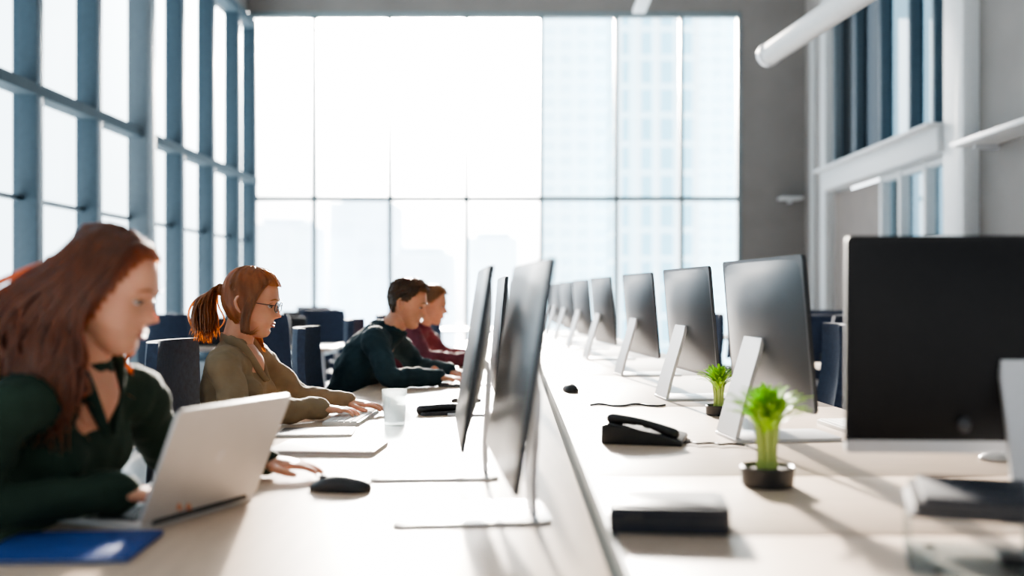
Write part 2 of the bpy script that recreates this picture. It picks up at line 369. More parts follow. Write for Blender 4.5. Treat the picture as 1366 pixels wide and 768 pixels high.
# ------------------------------------------------------------------ chair
def chair_mesh():
    b = MB()
    bm = bmesh.new(); nx, nz = 12, 10; fr, bk = {}, {}
    for i in range(nx+1):
        for j in range(nz+1):
            u = -1+2*i/nx; v = j/nz; w = 0.23*(1-0.10*v-0.5*max(0, v-0.85)**1.2)
            z = 0.56+0.48*v; y = 0.235+0.05*v+0.02*math.sin(v*3.1)-0.055*u*u
            fr[i, j] = bm.verts.new((u*w, y, z)); bk[i, j] = bm.verts.new((u*w, y+0.035, z))
    for i in range(nx):
        for j in range(nz):
            bm.faces.new((fr[i, j], fr[i, j+1], fr[i+1, j+1], fr[i+1, j])); bm.faces.new((bk[i, j], bk[i+1, j], bk[i+1, j+1], bk[i, j+1]))
    for j in range(nz):
        bm.faces.new((fr[0, j], bk[0, j], bk[0, j+1], fr[0, j+1])); bm.faces.new((fr[nx, j], fr[nx, j+1], bk[nx, j+1], bk[nx, j]))
    for i in range(nx):
        bm.faces.new((fr[i, 0], fr[i+1, 0], bk[i+1, 0], bk[i, 0])); bm.faces.new((fr[i, nz], bk[i, nz], bk[i+1, nz], fr[i+1, nz]))
    b.add(bm, m_chair)
    b.rbox((0, 0, 0.435), (0.48, 0.46, 0.07), m_chair, 0.07, 0.02)
    b.box((0, 0, 0.385), (0.22, 0.24, 0.04), m_chairp, bev=0.01)
    b.tube([(0, 0.1, 0.39), (0, 0.27, 0.41), (0, 0.33, 0.52), (0, 0.315, 0.75)], [(0.03, 0.012)]*4, m_chairp, side=(1, 0, 0))
    b.cyl((0, 0, 0.1), (0, 0, 0.38), 0.025, m_steel)
    for k in range(5):
        a = 2*math.pi*k/5+0.3; c, s_ = math.cos(a), math.sin(a)
        b.tube([(0, 0, 0.11), (c*0.15, s_*0.15, 0.10), (c*0.29, s_*0.29, 0.075)], [0.028, 0.022, 0.015], m_steel)
        b.cyl((c*0.29-s_*0.012, s_*0.29+c*0.012, 0.03), (c*0.29+s_*0.012, s_*0.29-c*0.012, 0.03), 0.03, m_black, seg=16)
        b.cyl((c*0.29, s_*0.29, 0.03), (c*0.29, s_*0.29, 0.08), 0.008, m_steel, seg=8)
    return b.mesh('office_chair')
cm = chair_mesh()
for x, y, rz in ((-1.17, 2.0, 92), (-0.94, 3.38, 90), (-0.77, 4.72, 92), (-0.79, 6.15, 90), (-.8, 7.5, 90), (-0.75, 8.7, 90), (-.7, 9.9, 90)):
    place(cm, 'office_chair', (x, y, 0), rz)
for x, y, rz in ((1.42, 3.75, -86), (1.36, 5.2, -95), (1.3, 6.6, -90), (1.25, 7.9, -80), (1.2, 9.2, -90)):
    place(cm, 'office_chair', (x, y, 0), rz)
def table_mesh():
    b = MB(); b.rbox((0, 0, 0.735), (1.5, 0.75, 0.03), m_desk, 0.03, 0.004)
    for sx in (-1, 1):
        for sy in (-1, 1): b.tube([(sx*0.7, sy*0.33, 0.012), (sx*0.66, sy*0.3, 0.72)], [0.016, 0.02], m_steel, sub=1)
        b.box((sx*0.66, 0, 0.70), (0.03, 0.6, 0.04), m_steel)
    return b.mesh('work_table')
tm = table_mesh()
for x, y, rz in ((-2.35, 8.6, 0), (-2.5, 11.4, 3), (2.55, 8.3, 0), (2.5, 10.6, 0), (2.6, 6.1, 0), (-0.9, 12.7, 0)):
    place(tm, 'work_table', (x, y, 0), rz)
for x, y, rz in ((-2.75, 7.95, 170), (-2.05, 7.95, 185), (-2.6, 9.3, 10), (-1.95, 9.3, -5), (-2.85, 10.7, 175), (-2.15, 10.7, 180), (-2.6, 12.1, 5), (-3.3, 6.3, 200),
                 (2.2, 7.65, 180), (2.9, 7.65, 175), (2.3, 9.0, 0), (2.2, 9.95, 180), (2.9, 9.95, 185), (2.4, 5.4, 185), (3.1, 5.4, 175), (2.4, 6.8, 5), (-1.2, 12.0, 180)):
    place(cm, 'office_chair', (x, y, 0), rz)
def laptop_mesh(w=0.33, d=0.225, lid=0.24, ang=107, m=None):
    m = m or m_alul; b = MB()
    b.rbox((0, -d/2, 0.008), (w, d, 0.014), m, 0.012, 0.002)
    b.rbox((0, -d*0.36, 0.0155), (w*0.88, d*0.44, 0.001), m_key, 0.004, 0)
    for r in range(5):
        for c in range(13): b.box((-w*0.40+c*w*0.0667, -d*0.19-r*d*0.083, 0.0170), (w*0.056, d*0.066, 0.0018), m_black)
    b.rbox((0, -d*0.80, 0.0153), (w*0.33, d*0.3, 0.001), m_steel, 0.006, 0)
    X = M.Translation((0, -0.002, 0.016)) @ M.Rotation(math.radians(90-(ang-90)), 4, 'X')
    b.rbox((0, lid/2, 0), (w, lid, 0.007), m, 0.012, 0.0015, X=X)
    b.rbox((0, lid/2, 0.0036), (w-0.01, lid-0.01, 0.0008), m_screen, 0.008, 0, X=X)
    b.sph((0, lid/2, -0.0036), (0.013, 0.016, 0.0009), m_alu, X=X)
    b.cyl((-w*0.4, 0, 0.014), (w*0.4, 0, 0.014), 0.006, m_logo, seg=12)
    return b.mesh('laptop')
lm = laptop_mesh(ang=114); lmk = laptop_mesh(m=m_mback)
place(lm, 'laptop', (-0.655, 2.015, DZ), -90-24)
for x, y, rz in ((-2.7, 8.55, 180), (-2.05, 8.65, 178), (-2.6, 11.4, 180), (2.3, 8.2, 180), (2.9, 8.3, 0), (2.5, 10.5, 180), (2.5, 6.0, 180)):
    place(lmk, 'laptop', (x, y, 0.75), rz)

# ------------------------------------------------------------------ desk items
def mouse_mesh(l=0.12, w=0.066, hh=0.036, m=m_black):
    b = MB(); bm = bmesh.new(); bmesh.ops.create_uvsphere(bm, u_segments=28, v_segments=18, radius=1)
    for v in bm.verts:
        x, y, z = v.co; z = max(z, -0.25)
        k = 1-0.25*max(0, x)**2
        v.co = (x*l/2, y*w/2*(1-0.12*math.cos(x*3)), (z+0.25)/1.25*hh*k)
    b.add(bm, m); b.cyl((l*0.28, -0.004, hh*0.78), (l*0.28, 0.004, hh*0.78), 0.009, m_key, seg=16)
    b.box((l*0.22, 0, hh*0.86), (l*0.4, 0.001, 0.003), m_key)
    return b.mesh('computer_mouse')
mm = mouse_mesh(0.15, 0.08); mm2 = mouse_mesh(); mw = mouse_mesh(0.11, 0.06, 0.02, m_alul)
place(mm, 'computer_mouse', (-0.42, 2.27, DZ), 170); place(mm2, 'computer_mouse', (0.19, 4.15, DR), 100); place(mw, 'computer_mouse', (1.175, 2.46, DR), 10)
b = MB(); b.rbox((0, 0, 0.004), (0.26, 0.20, 0.002), m_blue, 0.006, 0.0005); b.box((0.004, 0, 0.0065), (0.245, 0.19, 0.003), m_paper); b.rbox((0, 0, 0.009), (0.26, 0.20, 0.002), m_blue, 0.006, 0.0005)
b.rbox((0, 0, 0.0015), (0.25, 0.19, 0.003), m_paper, 0.006, 0.0005)
b.obj('blue_folder', (-0.795, 1.745, DZ), 3)
def slab(name, w, d, t_, m, loc, rz, top=None):
    b = MB(); b.rbox((0, 0, t_/2), (w, d, t_), m, 0.012, 0.002)
    if top: b.rbox((0, 0, t_+0.0006), (w*0.93, d*0.9, 0.001), top, 0.006, 0)
    b.rbox((0, 0, t_*0.5), (w+0.0008, d+0.0008, t_*0.12), m_key, 0.012, 0)
    return b.obj(name, loc, rz)
slab('closed_laptop', 0.30, 0.21, 0.014, m_alul, (-0.56, 2.86, DZ), -4)
slab('tablet', 0.24, 0.17, 0.008, m_alul, (-0.67, 3.20, DZ), 5, m_screen)
def keyboard_mesh(w=0.40, d=0.125, m=m_alul, k=m_paper):
    b = MB(); b.rbox((0, 0, 0.006), (w, d, 0.012), m, 0.01, 0.002)
    for r in range(5):
        for c in range(16): b.box((-w*0.46+c*w*0.0613, d*0.36-r*d*0.18, 0.0135), (w*0.052, d*0.15, 0.004), k, bev=0.0007, seg=1)
    return b.mesh('keyboard')
kb = keyboard_mesh(); kk = keyboard_mesh(m=m_black, k=m_key)
place(kb, 'keyboard', (-0.62, 3.58, DZ), 88); place(kk, 'keyboard', (-0.25, 4.32, DZ), 92); place(kb, 'keyboard', (1.0, 2.95, DR), 95); place(kk, 'keyboard', (-.36, 4.98, DZ), 92)
place(kk, 'keyboard', (-0.35, 6.25, DZ), 92)
b = MB(); n = 32
prof = [(0.0, 0.0), (0.034, 0.0), (0.036, 0.004), (0.043, 0.122), (0.0405, 0.122), (0.0335, 0.012), (0.0, 0.012)]
bm = bmesh.new(); rings = [[bm.verts.new((max(r, 1e-4)*math.cos(2*math.pi*k/n), max(r, 1e-4)*math.sin(2*math.pi*k/n), z)) for k in range(n)] for r, z in prof]
for i in range(len(rings)-1):
    for k in range(n): bm.faces.new((rings[i][k], rings[i][(k+1) % n], rings[i+1][(k+1) % n], rings[i+1][k]))
b.add(bm, m_clear); b.obj('drinking_glass', (-0.445, 3.40, DZ))
def phone_mesh():
    b = MB(); bm = bmesh.new(); pr = [(-0.11, 0), (0.11, 0), (0.11, 0.014), (0.02, 0.036), (-0.09, 0.058), (-0.11, 0.05)]
    lo = [bm.verts.new((x, -0.09, z)) for x, z in pr]; hi = [bm.verts.new((x, 0.09, z)) for x, z in pr]; bm.faces.new(lo); bm.faces.new(hi[::-1])
    for i in range(6): bm.faces.new((lo[i], hi[i], hi[(i+1) % 6], lo[(i+1) % 6]))
    bmesh.ops.bevel(bm, geom=list(bm.edges), offset=0.004, segments=2, profile=0.5, affect='EDGES'); b.add(bm, m_black)
    b.tube([(-0.085, -0.055, 0.066), (-0.0, -0.055, 0.058), (0.085, -0.055, 0.030)], [0.015, 0.010, 0.015], m_black)
    for i in range(4):
        for j in range(3): b.box((0.0+i*0.024, 0.0+j*0.026, 0.044-i*0.006), (0.015, 0.017, 0.008), m_key, rot=(0, 0.25, 0), bev=0.002)
    b.box((-0.055, 0.03, 0.054), (0.05, 0.09, 0.004), m_logo, rot=(0, 0.2, 0))
    cord = [(0.11+0.02*k, -0.05+0.012*math.sin(k*2.2), 0.006) for k in range(9)]; b.tube(cord, [0.0035]*9, m_black, seg=6)
    return b.mesh('desk_telephone')
pm = phone_mesh()
place(pm, 'desk_telephone', (0.335, 2.77, DR), -14)
b = MB(); b.tube([(-0.09, 0, 0.018), (-0.03, 0, 0.024), (0.03, 0, 0.024), (0.09, 0, 0.018)], [(0.028, 0.018), (0.022, 0.014), (0.022, 0.014), (0.028, 0.018)], m_black, side=(0, 1, 0), seg=16)
b.rbox((0, 0, 0.006), (0.19, 0.10, 0.012), m_key, 0.02, 0.003); b.obj('telephone_handset', (-0.30, 3.72, DZ), 20)
b = MB(); b.rbox((0, 0, 0.024), (0.205, 0.15, 0.044), m_dkblue, 0.012, 0.004); b.rbox((0, 0, 0.022), (0.207, 0.152, 0.004), m_key, 0.012, 0)
b.box((-0.06, -0.0765, 0.030), (0.03, 0.002, 0.008), m_logo); b.rbox((0, 0, 0.047), (0.16, 0.11, 0.002), m_black, 0.01, 0.0005)
for sx in (-1, 1):
    for sy in (-1, 1): b.cyl((sx*0.08, sy*0.055, 0), (sx*0.08, sy*0.055, 0.004), 0.006, m_black, seg=10)
b.obj('external_drive_box', (0.252, 1.76, DR), -5)
def plant(loc, s, seed):
    random.seed(seed); b = MB(); n = 36
    prof = [(0.0, 0.0), (0.050, 0.0), (0.055, 0.004), (0.057, 0.040), (0.054, 0.043), (0.051, 0.040), (0.050, 0.032), (0, 0.034)]
    bm = bmesh.new(); rings = [[bm.verts.new((max(r, 1e-4)*math.cos(2*math.pi*k/n), max(r, 1e-4)*math.sin(2*math.pi*k/n), z)) for k in range(n)] for r, z in prof]
    for i in range(len(rings)-1):
        for k in range(n): bm.faces.new((rings[i][k], rings[i][(k+1) % n], rings[i+1][(k+1) % n], rings[i+1][k]))
    b.add(bm, m_black); b.cyl((0, 0, 0.030), (0, 0, 0.036), 0.051, m_soil)
    for i in range(18):
        a = i*2.4; r = 0.004+0.014*math.sqrt(i/16); c, s_ = math.cos(a), math.sin(a)
        b.tube([(c*r, s_*r, 0.03), (c*(r+0.000), s_*(r+0.000), 0.08), (c*(r+.008), s_*(r+.008), 0.135)], [0.0055, 0.0045, 0.003], m_stem, seg=8)
    for i in range(190):
        a = random.uniform(0, 6.283); out = random.uniform(0.015, 0.095); hgt = random.uniform(0.185, 0.232)-out*0.40
        z0 = random.uniform(0.09, 0.14); c, s_ = math.cos(a), math.sin(a); L = []
        for k in range(7):
            t_ = k/6; rr_ = 0.008+out*t_**1.2; z = z0+(hgt-z0)*math.sin(t_*1.6)
            L.append(V((c*rr_, s_*rr_, z)))
        bm = bmesh.new(); sd = V((-s_, c, 0)); row = []
        for k, p in enumerate(L):
            w = 0.0065*math.sin(math.pi*(0.12+0.88*k/6)**0.8)+0.0004; row.append((bm.verts.new(p-sd*w), bm.verts.new(p+V((0, 0, -0.0015))), bm.verts.new(p+sd*w)))
        for k in range(6):
            for q in range(2): bm.faces.new((row[k][q], row[k][q+1], row[k+1][q+1], row[k+1][q]))
        b.add(bm, m_leaf)
    o = b.obj('potted_plant', loc); o.scale = (s, s, s); return o
plant((0.518, 2.125, DR), 1.0, 3); o = plant((0.655, 3.36, DR), 0.78, 5)
b = MB()
b.rbox((0, 0, 0.004), (0.32, 0.20, 0.006), m_acr, 0.01, 0.001)
b.box((0.02, -0.0, 0.045), (0.026, 0.05, 0.08), m_black, bev=0.004); b.rbox((0.02, 0, 0.010), (0.10, 0.09, 0.006), m_black, 0.01, 0.001)
b.rbox((0, 0, 0.087), (0.32, 0.21, 0.008), m_key, 0.012, 0.002)
b.rbox((0.0, 0.003, 0.098), (0.305, 0.20, 0.014), m_logo, 0.008, 0.002); b.rbox((0.005, 0.0, 0.109), (0.29, 0.19, 0.008), m_dkblue, 0.008, 0.002)
b.box((-0.158, 0, 0.045), (0.003, 0.19, 0.08), m_acr)
for sx in (-1, 1):
    for sy in (-1, 1): b.cyl((sx*0.12, sy*0.08, 0), (sx*0.12, sy*0.08, 0.003), 0.008, m_black, seg=10)
b.obj('document_riser_stand', (0.745, 1.50, DR), -18)
b = MB(); pts = [(0.24+0.03*k, 3.62+0.035*math.sin(k*1.4), DR+0.0042) for k in range(10)]; b.tube(pts, [0.004]*10, m_black, seg=8)
b.obj('power_cable')

# ------------------------------------------------------------------ people
def interp(tab, z):
    if z >= tab[0][0]: return tab[0][1:]
    for a, c in zip(tab[:-1], tab[1:]):
        if a[0] >= z >= c[0]:
            t_ = (a[0]-z)/(a[0]-c[0])
            return [p*(1-t_)+q*t_ for p, q in zip(a[1:], c[1:])]
    return tab[-1][1:]
HT = [(0.118, 0.0, -0.012, 0.008), (0.115, 0.026, -0.040, 0.030), (0.105, 0.050, -0.064, 0.048), (0.088, 0.068, -0.082, 0.062), (0.065, 0.081, -0.094, 0.071), (0.040, 0.087, -0.099, 0.0755),
      (0.018, 0.088, -0.099, 0.076), (0.0, 0.082, -0.096, 0.0745), (-0.02, 0.081, -0.088, 0.072), (-0.04, 0.082, -0.074, 0.067), (-0.06, 0.081, -0.058, 0.060), (-0.078, 0.076, -0.040, 0.051),
      (-0.095, 0.077, -0.018, 0.040), (-0.108, 0.070, 0.006, 0.029), (-0.116, 0.052, 0.022, 0.015)]
def G(x, s): return math.exp(-(x/s)**2)
def head_pt(z, th, off=0.0, face=True):
    fx, bx, w = interp(HT, z); cx = (fx+bx)/2*0.4-0.01 if z > -0.05 else (fx+bx)/2
    c, s_ = math.cos(th), math.sin(th)
    e = 0.88
    cc = math.copysign(abs(c)**e, c); ss = math.copysign(abs(s_)**e, s_)
    x = cx+((fx-cx) if c > 0 else (cx-bx))*cc; y = w*ss
    if face and c > 0:
        nz = 0
        if 0.014 > z > -0.046:
            t_ = (0.014-z)/0.046; nz = 0.028*(t_**1.1 if t_ < 1 else max(0, 1-(t_-1)/0.30))
        x += nz*G(y, 0.0095+0.006*max(0, (0.014-z)/0.05))
        x += 0.005*G(z-0.024, 0.010)*(G(abs(y)-0.024, 0.02))
        x -= 0.010*G(z-0.004, 0.013)*G(abs(y)-0.031, 0.014)
        x += 0.006*G(z+0.058, 0.006)*G(y, 0.020)+0.0065*G(z+0.069, 0.006)*G(y, 0.018)-0.003*G(z+0.0635, 0.0025)*G(y, 0.02)
        x -= 0.004*G(z+0.080, 0.006)*G(y, 0.02)
        x += 0.004*G(z+0.030, 0.016)*G(abs(y)-0.045, 0.016)
    n = V((x-cx, y, z*0.8))
    if n.length > 0: n.normalize()
    return V((x, y, z))+n*off
def head_loft(b, mfun, off=0.0, keep=None, nz=64, ns=72, face=True, X=None, disp=None):
    bm = bmesh.new(); rows = []
    for i in range(nz+1):
        u = i/nz; z = 0.118-0.234*(0.5-0.5*math.cos(math.pi*u))
        row = []
        for k in range(ns):
            th = 2*math.pi*k/ns
            o_ = off if disp is None else disp(z, th)
            row.append(bm.verts.new(head_pt(z, th, o_, face)))
        rows.append(row)
    fl = []
    for i in range(nz):
        for k in range(ns):
            f = bm.faces.new((rows[i][k], rows[i+1][k], rows[i+1][(k+1) % ns], rows[i][(k+1) % ns])); fl.append(f)
    if keep is None:
        bm.faces.new(rows[0]); bm.faces.new(rows[-1][::-1])
    else:
        bm.faces.new(rows[0])
        dead = [f for f in fl if not keep(f.calc_center_median())]
        bmesh.ops.delete(bm, geom=dead, context='FACES')
    b.add(bm, mfun, X)

class Person:
    def __init__(s, name, loc):
        s.e = bpy.data.objects.new(name, None); COL.objects.link(s.e); s.e.location = loc; s.e.empty_display_size = 0.2
        s.inv = M.Translation(loc).inverted()
    def child(s, b, name, voxel=None, smooth=0, disp=0, ang=60):
        me = b.mesh(name, ang); o = bpy.data.objects.new(name, me); COL.objects.link(o); o.parent = s.e; o.matrix_parent_inverse = s.inv
        if voxel:
            r = o.modifiers.new('r', 'REMESH'); r.mode = 'VOXEL'; r.voxel_size = voxel; r.use_smooth_shade = True
            if smooth: q = o.modifiers.new('s', 'SMOOTH'); q.iterations = smooth; q.factor = 0.5
            if disp:
                tx = bpy.data.textures.new('folds', 'CLOUDS'); tx.noise_scale = 0.075; tx.noise_depth = 2
                d = o.modifiers.new('d', 'DISPLACE'); d.texture = tx; d.strength = disp; d.mid_level = 0.5
        return o

def hand(P, name, wrist, d, up, side, curl=0.25, s=1.0):
    wrist, d, up = V(wrist), V(d).normalized(), V(up); up = (up-d*up.dot(d)).normalized(); lat = up.cross(d)*side
    b = MB()
    b.tube([wrist-d*0.07*s, wrist-d*0.01, wrist+d*0.03*s, wrist+d*0.065*s, wrist+d*0.085*s], [(0.026*s, 0.022*s), (0.025*s, 0.018*s), (0.034*s, 0.016*s), (0.040*s, 0.0145*s), (0.037*s, 0.011*s)], m_skin, side=lat, seg=16)
    for i, (L, r) in enumerate(zip((0.072, 0.080, 0.074, 0.058), (0.0085, 0.0088, 0.0083, 0.0072))):
        base = wrist+d*(0.080-0.004*abs(i-1))*s+lat*(0.029-0.0195*i)*s
        dd = (d+lat*(0.14-0.10*i)).normalized(); p = base-dd*0.02*s; pts = [p, base]; a = -0.05
        for fr in (0.45, 0.31, 0.24):
            q = dd*math.cos(a)-up*math.sin(a); pts.append(pts[-1]+q*L*fr*s); a += curl*(1.0+0.15*i)
        b.tube(pts, [r*s, r*1.03*s, r*1.05*s, r*0.95*s, r*0.78*s], m_skin, seg=10, sub=3)
    base = wrist+d*0.022*s+lat*0.022*s-up*0.003*s; q1 = (d*0.65+lat*0.75-up*0.12).normalized(); q2 = (d*0.9+lat*0.4-up*0.12).normalized()
    p1 = base+q1*0.036*s; p2 = p1+q2*0.032*s; p3 = p2+(q2+d*0.3).normalized()*0.024*s
    b.tube([base, p1, p2, p3], [0.0135*s, 0.0115*s, 0.0100*s, 0.008*s], m_skin, seg=10, sub=3)
    P.child(b, name, voxel=0.003, smooth=2)

def build_person(name, J, shirt, hairfn, head_yaw=0, head_pitch=8, head_roll=0, female=True, glasses=False, collar='v'):
    P = Person(name, (J['hip'][0], J['hip'][1], 0)); k = 1.0 if female else 1.12
    sh = V(J['shR'])-V(J['shL']); side = sh.normalized()
    hip, waist, chest, sl, nb = [V(J[n]) for n in ('hip', 'waist', 'chest', 'sline', 'neck')]
    b = MB()
    b.tube([hip, waist, chest, sl, nb+V((0, 0, -0.015))], [(0.165*k, 0.115*k), (0.132*k, 0.098*k), (0.152*k, 0.112*k), (0.140*k, 0.082*k), (0.062*k, 0.058*k)], shirt, side=side, seg=24, sub=5)
    if female:
        f = side.cross(V((0, 0, 1))); f = f if f.x > 0 else -f
        for sg in (-1, 1): b.sph(chest+side*0.065*sg+f*0.062+V((0, 0, 0.01)), (0.062, 0.062, 0.06), shirt)
    for S_ in ('R', 'L'):
        s0, el, wr = V(J['sh'+S_]), V(J['el'+S_]), V(J['wr'+S_])
        inner = sl.lerp(s0, 0.45); mid1 = s0.lerp(el, 0.5); mid2 = el.lerp(wr, 0.45)
        b.tube([inner, s0, mid1, el, mid2, wr], [0.062*k, 0.062*k, 0.053*k, 0.047*k, 0.043*k, 0.036*k], shirt, seg=18, sub=5)
        d = (wr-mid2).normalized(); b.tube([wr-d*0.035, wr+d*0.002], [0.040*k, 0.040*k], shirt, seg=18, sub=2)
    P.child(b, 'shirt', voxel=0.0085, smooth=4, disp=0.026)
    b = MB()
    b.tube([waist+V((0, 0, -0.04)), hip], [(0.13*k, 0.10*k), (0.172*k, 0.125*k)], m_trous, side=side, seg=20)
    for sg in (-1, 1):
        h0 = hip+V((0.02, sg*0.085, -0.0)); kn = hip+V((0.42, sg*0.10, 0.03)); an = kn+V((-0.06, sg*0.01, -0.42))
        an.z = 0.10
        b.tube([h0, h0.lerp(kn, 0.5), kn, kn.lerp(an, 0.45), an], [0.088*k, 0.075*k, 0.058*k, 0.052*k, 0.042*k], m_trous, seg=16, sub=5)
    P.child(b, 'trousers', voxel=0.011, smooth=4, disp=0.012)
    b = MB()
    for sg in (-1, 1):
        an = hip+V((0.36, sg*0.11, 0)); b.tube([(an.x-0.04, an.y, 0.045), (an.x+0.05, an.y, 0.045), (an.x+0.15, an.y, 0.03), (an.x+0.19, an.y, 0.027)], [(0.035, 0.043), (0.040, 0.042), (0.043, 0.028), (0.030, 0.022)], m_shoe, side=(0, 1, 0), seg=16)
        b.cyl((an.x, an.y, 0.06), (an.x, an.y, 0.12), 0.038, m_shoe)
    P.child(b, 'shoes')
    X = M.Translation(J['head']) @ Euler((math.radians(head_roll), math.radians(head_pitch), math.radians(head_yaw))).to_matrix().to_4x4()
    b = MB(); head_loft(b, m_skin, X=X)
    P.child(b, 'head')
    b = MB()
    fdir = side.cross(V((0, 0, 1))); fdir = fdir if fdir.x > 0 else -fdir
    b.tube([chest.lerp(sl, 0.6)+fdir*0.03, sl+fdir*0.018+V((0, 0, 0.01)), nb+V((0, 0, 0.0)), X @ V((-0.022, 0, -0.06)), X @ V((-0.015, 0, -0.02))], [(0.085*k, 0.062*k), (0.085*k, 0.062*k), (0.055*k, 0.054*k), (0.050*k, 0.052*k), (0.045*k, 0.045*k)], m_skin, side=side, seg=24, sub=5)
    if collar == 'v':
        up = V((0, 0, 1)); a_ = nb+fdir*0.03-up*0.01; c_ = chest.lerp(sl, 0.55)+fdir*0.090
        b.tube([a_, a_.lerp(c_, 0.5)+fdir*0.014, c_], [(0.048, 0.022), (0.042, 0.022), (0.012, 0.014)], m_skin, side=side, seg=18)
    P.child(b, 'neck')
    b = MB()
    for sg in (-1, 1):
        b.sph((0.0655, sg*0.031, 0.003), (0.0118, 0.0125, 0.0100), m_eye, X=X); b.sph((0.0745, sg*0.0315, 0.000), (0.004, 0.0055, 0.0058), m_iris, X=X)
        b.sph((0.0666, sg*0.031, 0.0060), (0.0125, 0.0132, 0.0085), m_skin, X=X)
        b.tube([(0.071, sg*0.046, 0.001), (0.0785, sg*0.036, 0.0035), (0.0795, sg*0.026, 0.0035), (0.076, sg*0.018, 0.001)], [0.0015, 0.0022, 0.0022, 0.001], m_iris, X=X, seg=6)
        b.tube([(0.072, sg*0.052, 0.021), (0.086, sg*0.036, 0.027), (0.091, sg*0.014, 0.024)], [0.001, 0.0026, 0.0018], hairfn[1], X=X, seg=6)
        ex = [(-0.018, sg*0.072, 0.016), (-0.030, sg*0.082, 0.020), (-0.038, sg*0.086, 0.004), (-0.030, sg*0.082, -0.018), (-0.018, sg*0.073, -0.032), (-0.012, sg*0.071, -0.022)]
        b.tube(ex, [0.004, 0.0055, 0.0055, 0.005, 0.0065, 0.004], m_skin, X=X, seg=8)
        b.sph((-0.020, sg*0.074, -0.004), (0.014, 0.006, 0.022), m_skin, X=X)
    b.tube([(0.0745, 0.021, -0.063), (0.0855, 0.010, -0.0575), (0.0875, 0, -0.0585), (0.0855, -0.010, -0.0575), (0.0745, -0.021, -0.063)], [0.001, 0.0030, 0.003, 0.0030, 0.001], m_lip, X=X, seg=8)
    b.tube([(0.0745, 0.020, -0.065), (0.0848, 0.010, -0.0685), (0.0865, 0, -0.0695), (0.0848, -0.010, -0.0685), (0.0745, -0.020, -0.065)], [0.001, 0.0034, 0.0037, 0.0034, 0.001], m_lip, X=X, seg=8)
    P.child(b, 'face_features')
    if glasses:
        b = MB()
        for sg in (-1, 1):
            pts = [(0.096-0.02*(abs(math.cos(a))*0.2), sg*(0.032)+0.024*math.cos(a), 0.0+0.018*math.sin(a)) for a in [2*math.pi*i/16 for i in range(17)]]
            b.tube(pts, [0.0017]*17, m_black, X=X, seg=6, sub=1, rnd=False); b.tube([(0.094, sg*0.056, 0.006), (0.05, sg*0.074, 0.006), (-0.02, sg*0.079, 0.008)], [0.0016]*3, m_black, X=X, seg=6)
        b.tube([(0.097, -0.009, 0.004), (0.1, 0, 0.006), (0.097, 0.009, 0.004)], [0.0014]*3, m_black, X=X, seg=6); P.child(b, 'glasses')
    b = MB()
    fr = fdir; up = V((0, 0, 1))
    if collar == 'v': vtip = chest.lerp(sl, 0.40)+fr*0.118
    else: vtip = nb+fr*0.070-up*0.03
    for sg in (-1, 1):
        cw = 0.020 if collar == 'v' else 0.013
        b.tube([nb-fr*0.060+up*0.018, nb+side*sg*0.062-fr*0.01+up*0.008, nb+side*sg*0.060+fr*0.040-up*0.014, vtip+side*sg*0.010], [(cw, 0.005), (cw, 0.006), (cw, 0.006), (0.010, 0.005)], shirt, side=up, seg=10, sub=5)
    P.child(b, 'collar')
    hand(P, 'hand_right', V(J['wrR']), J['hdR'], J.get('huR', (0, 0, 1)), +1, J.get('cR', 0.28), 1.0 if not female else 0.94)
    hand(P, 'hand_left', V(J['wrL']), J['hdL'], J.get('huL', (0, 0, 1)), -1, J.get('cL', 0.28), 1.0 if not female else 0.94)
    b = MB(); hairfn[0](b, X); P.child(b, 'hair', ang=80)
    return P

def lock(b, pts, r, m, X, flat=0.55, seg=7, seed=0, sub=4):
    rad = [(r*a, r*a*flat) for a in ([0.6]+[1.0]*(len(pts)-2)+[0.12])]
    b.tube(pts, rad, m, X=X, seg=seg, sub=sub, side=(1, 0, 0))
def hair_long(m):
    def f(b, X):
        rnd = random.Random(11)
        head_loft(b, m, keep=lambda p: (p.z > 0.084) or (p.x < 0.030+0.45*(p.z)) , face=False, X=X, disp=lambda z, th: 0.010+0.002*math.sin(th*23+z*60))
        for i in range(600):
            u = rnd.random()**0.95; sg = -1 if rnd.random() < 0.62 else 1
            fz = 1.6 if rnd.random() < 0.12 else 1.0
            x0 = 0.060-0.145*u; z0 = 0.128-0.9*max(0, x0+0.01)**1.35-1.6*max(0, -x0-0.03)**1.5+rnd.uniform(0, .010)
            x1 = 0.040-0.140*u+rnd.uniform(-.010, .010); y1 = 0.086-0.035*max(0, u-0.55)/0.45
            x2 = -0.004-0.130*u*fz+rnd.uniform(-.014, .014); y2 = 0.096-0.050*max(0, u-0.6)/0.4
            x3 = 0.008-0.175*u*fz**.5+rnd.uniform(-.024, .024); y3 = 0.100-0.06*max(0, u-0.6)/0.4+rnd.uniform(-.008, .014)
            L = rnd.uniform(0.20, 0.32)
            x4 = 0.036-0.27*u+rnd.uniform(-.035, .035)
            wv = rnd.uniform(-0.024, 0.024); yo = rnd.uniform(-.006, .010)
            pts = [(x0, sg*0.004, z0), ((x0+x1)/2-0.006, sg*(0.054+yo), 0.102-0.25*max(0, u-0.6)**1.5), (x1-0.012, sg*(y1+yo+0.004), 0.035), (x2-0.006+wv*.5, sg*(y2+yo), -0.05), (x3+wv, sg*(y3+yo), -0.12), (x3-wv+0.005, sg*(y3+0.004), -0.18), (x4+wv, sg*(y3-0.004), -L)]
            lock(b, pts, rnd.uniform(0.0025, 0.0065), m, X, sub=3)
    return (f, m)
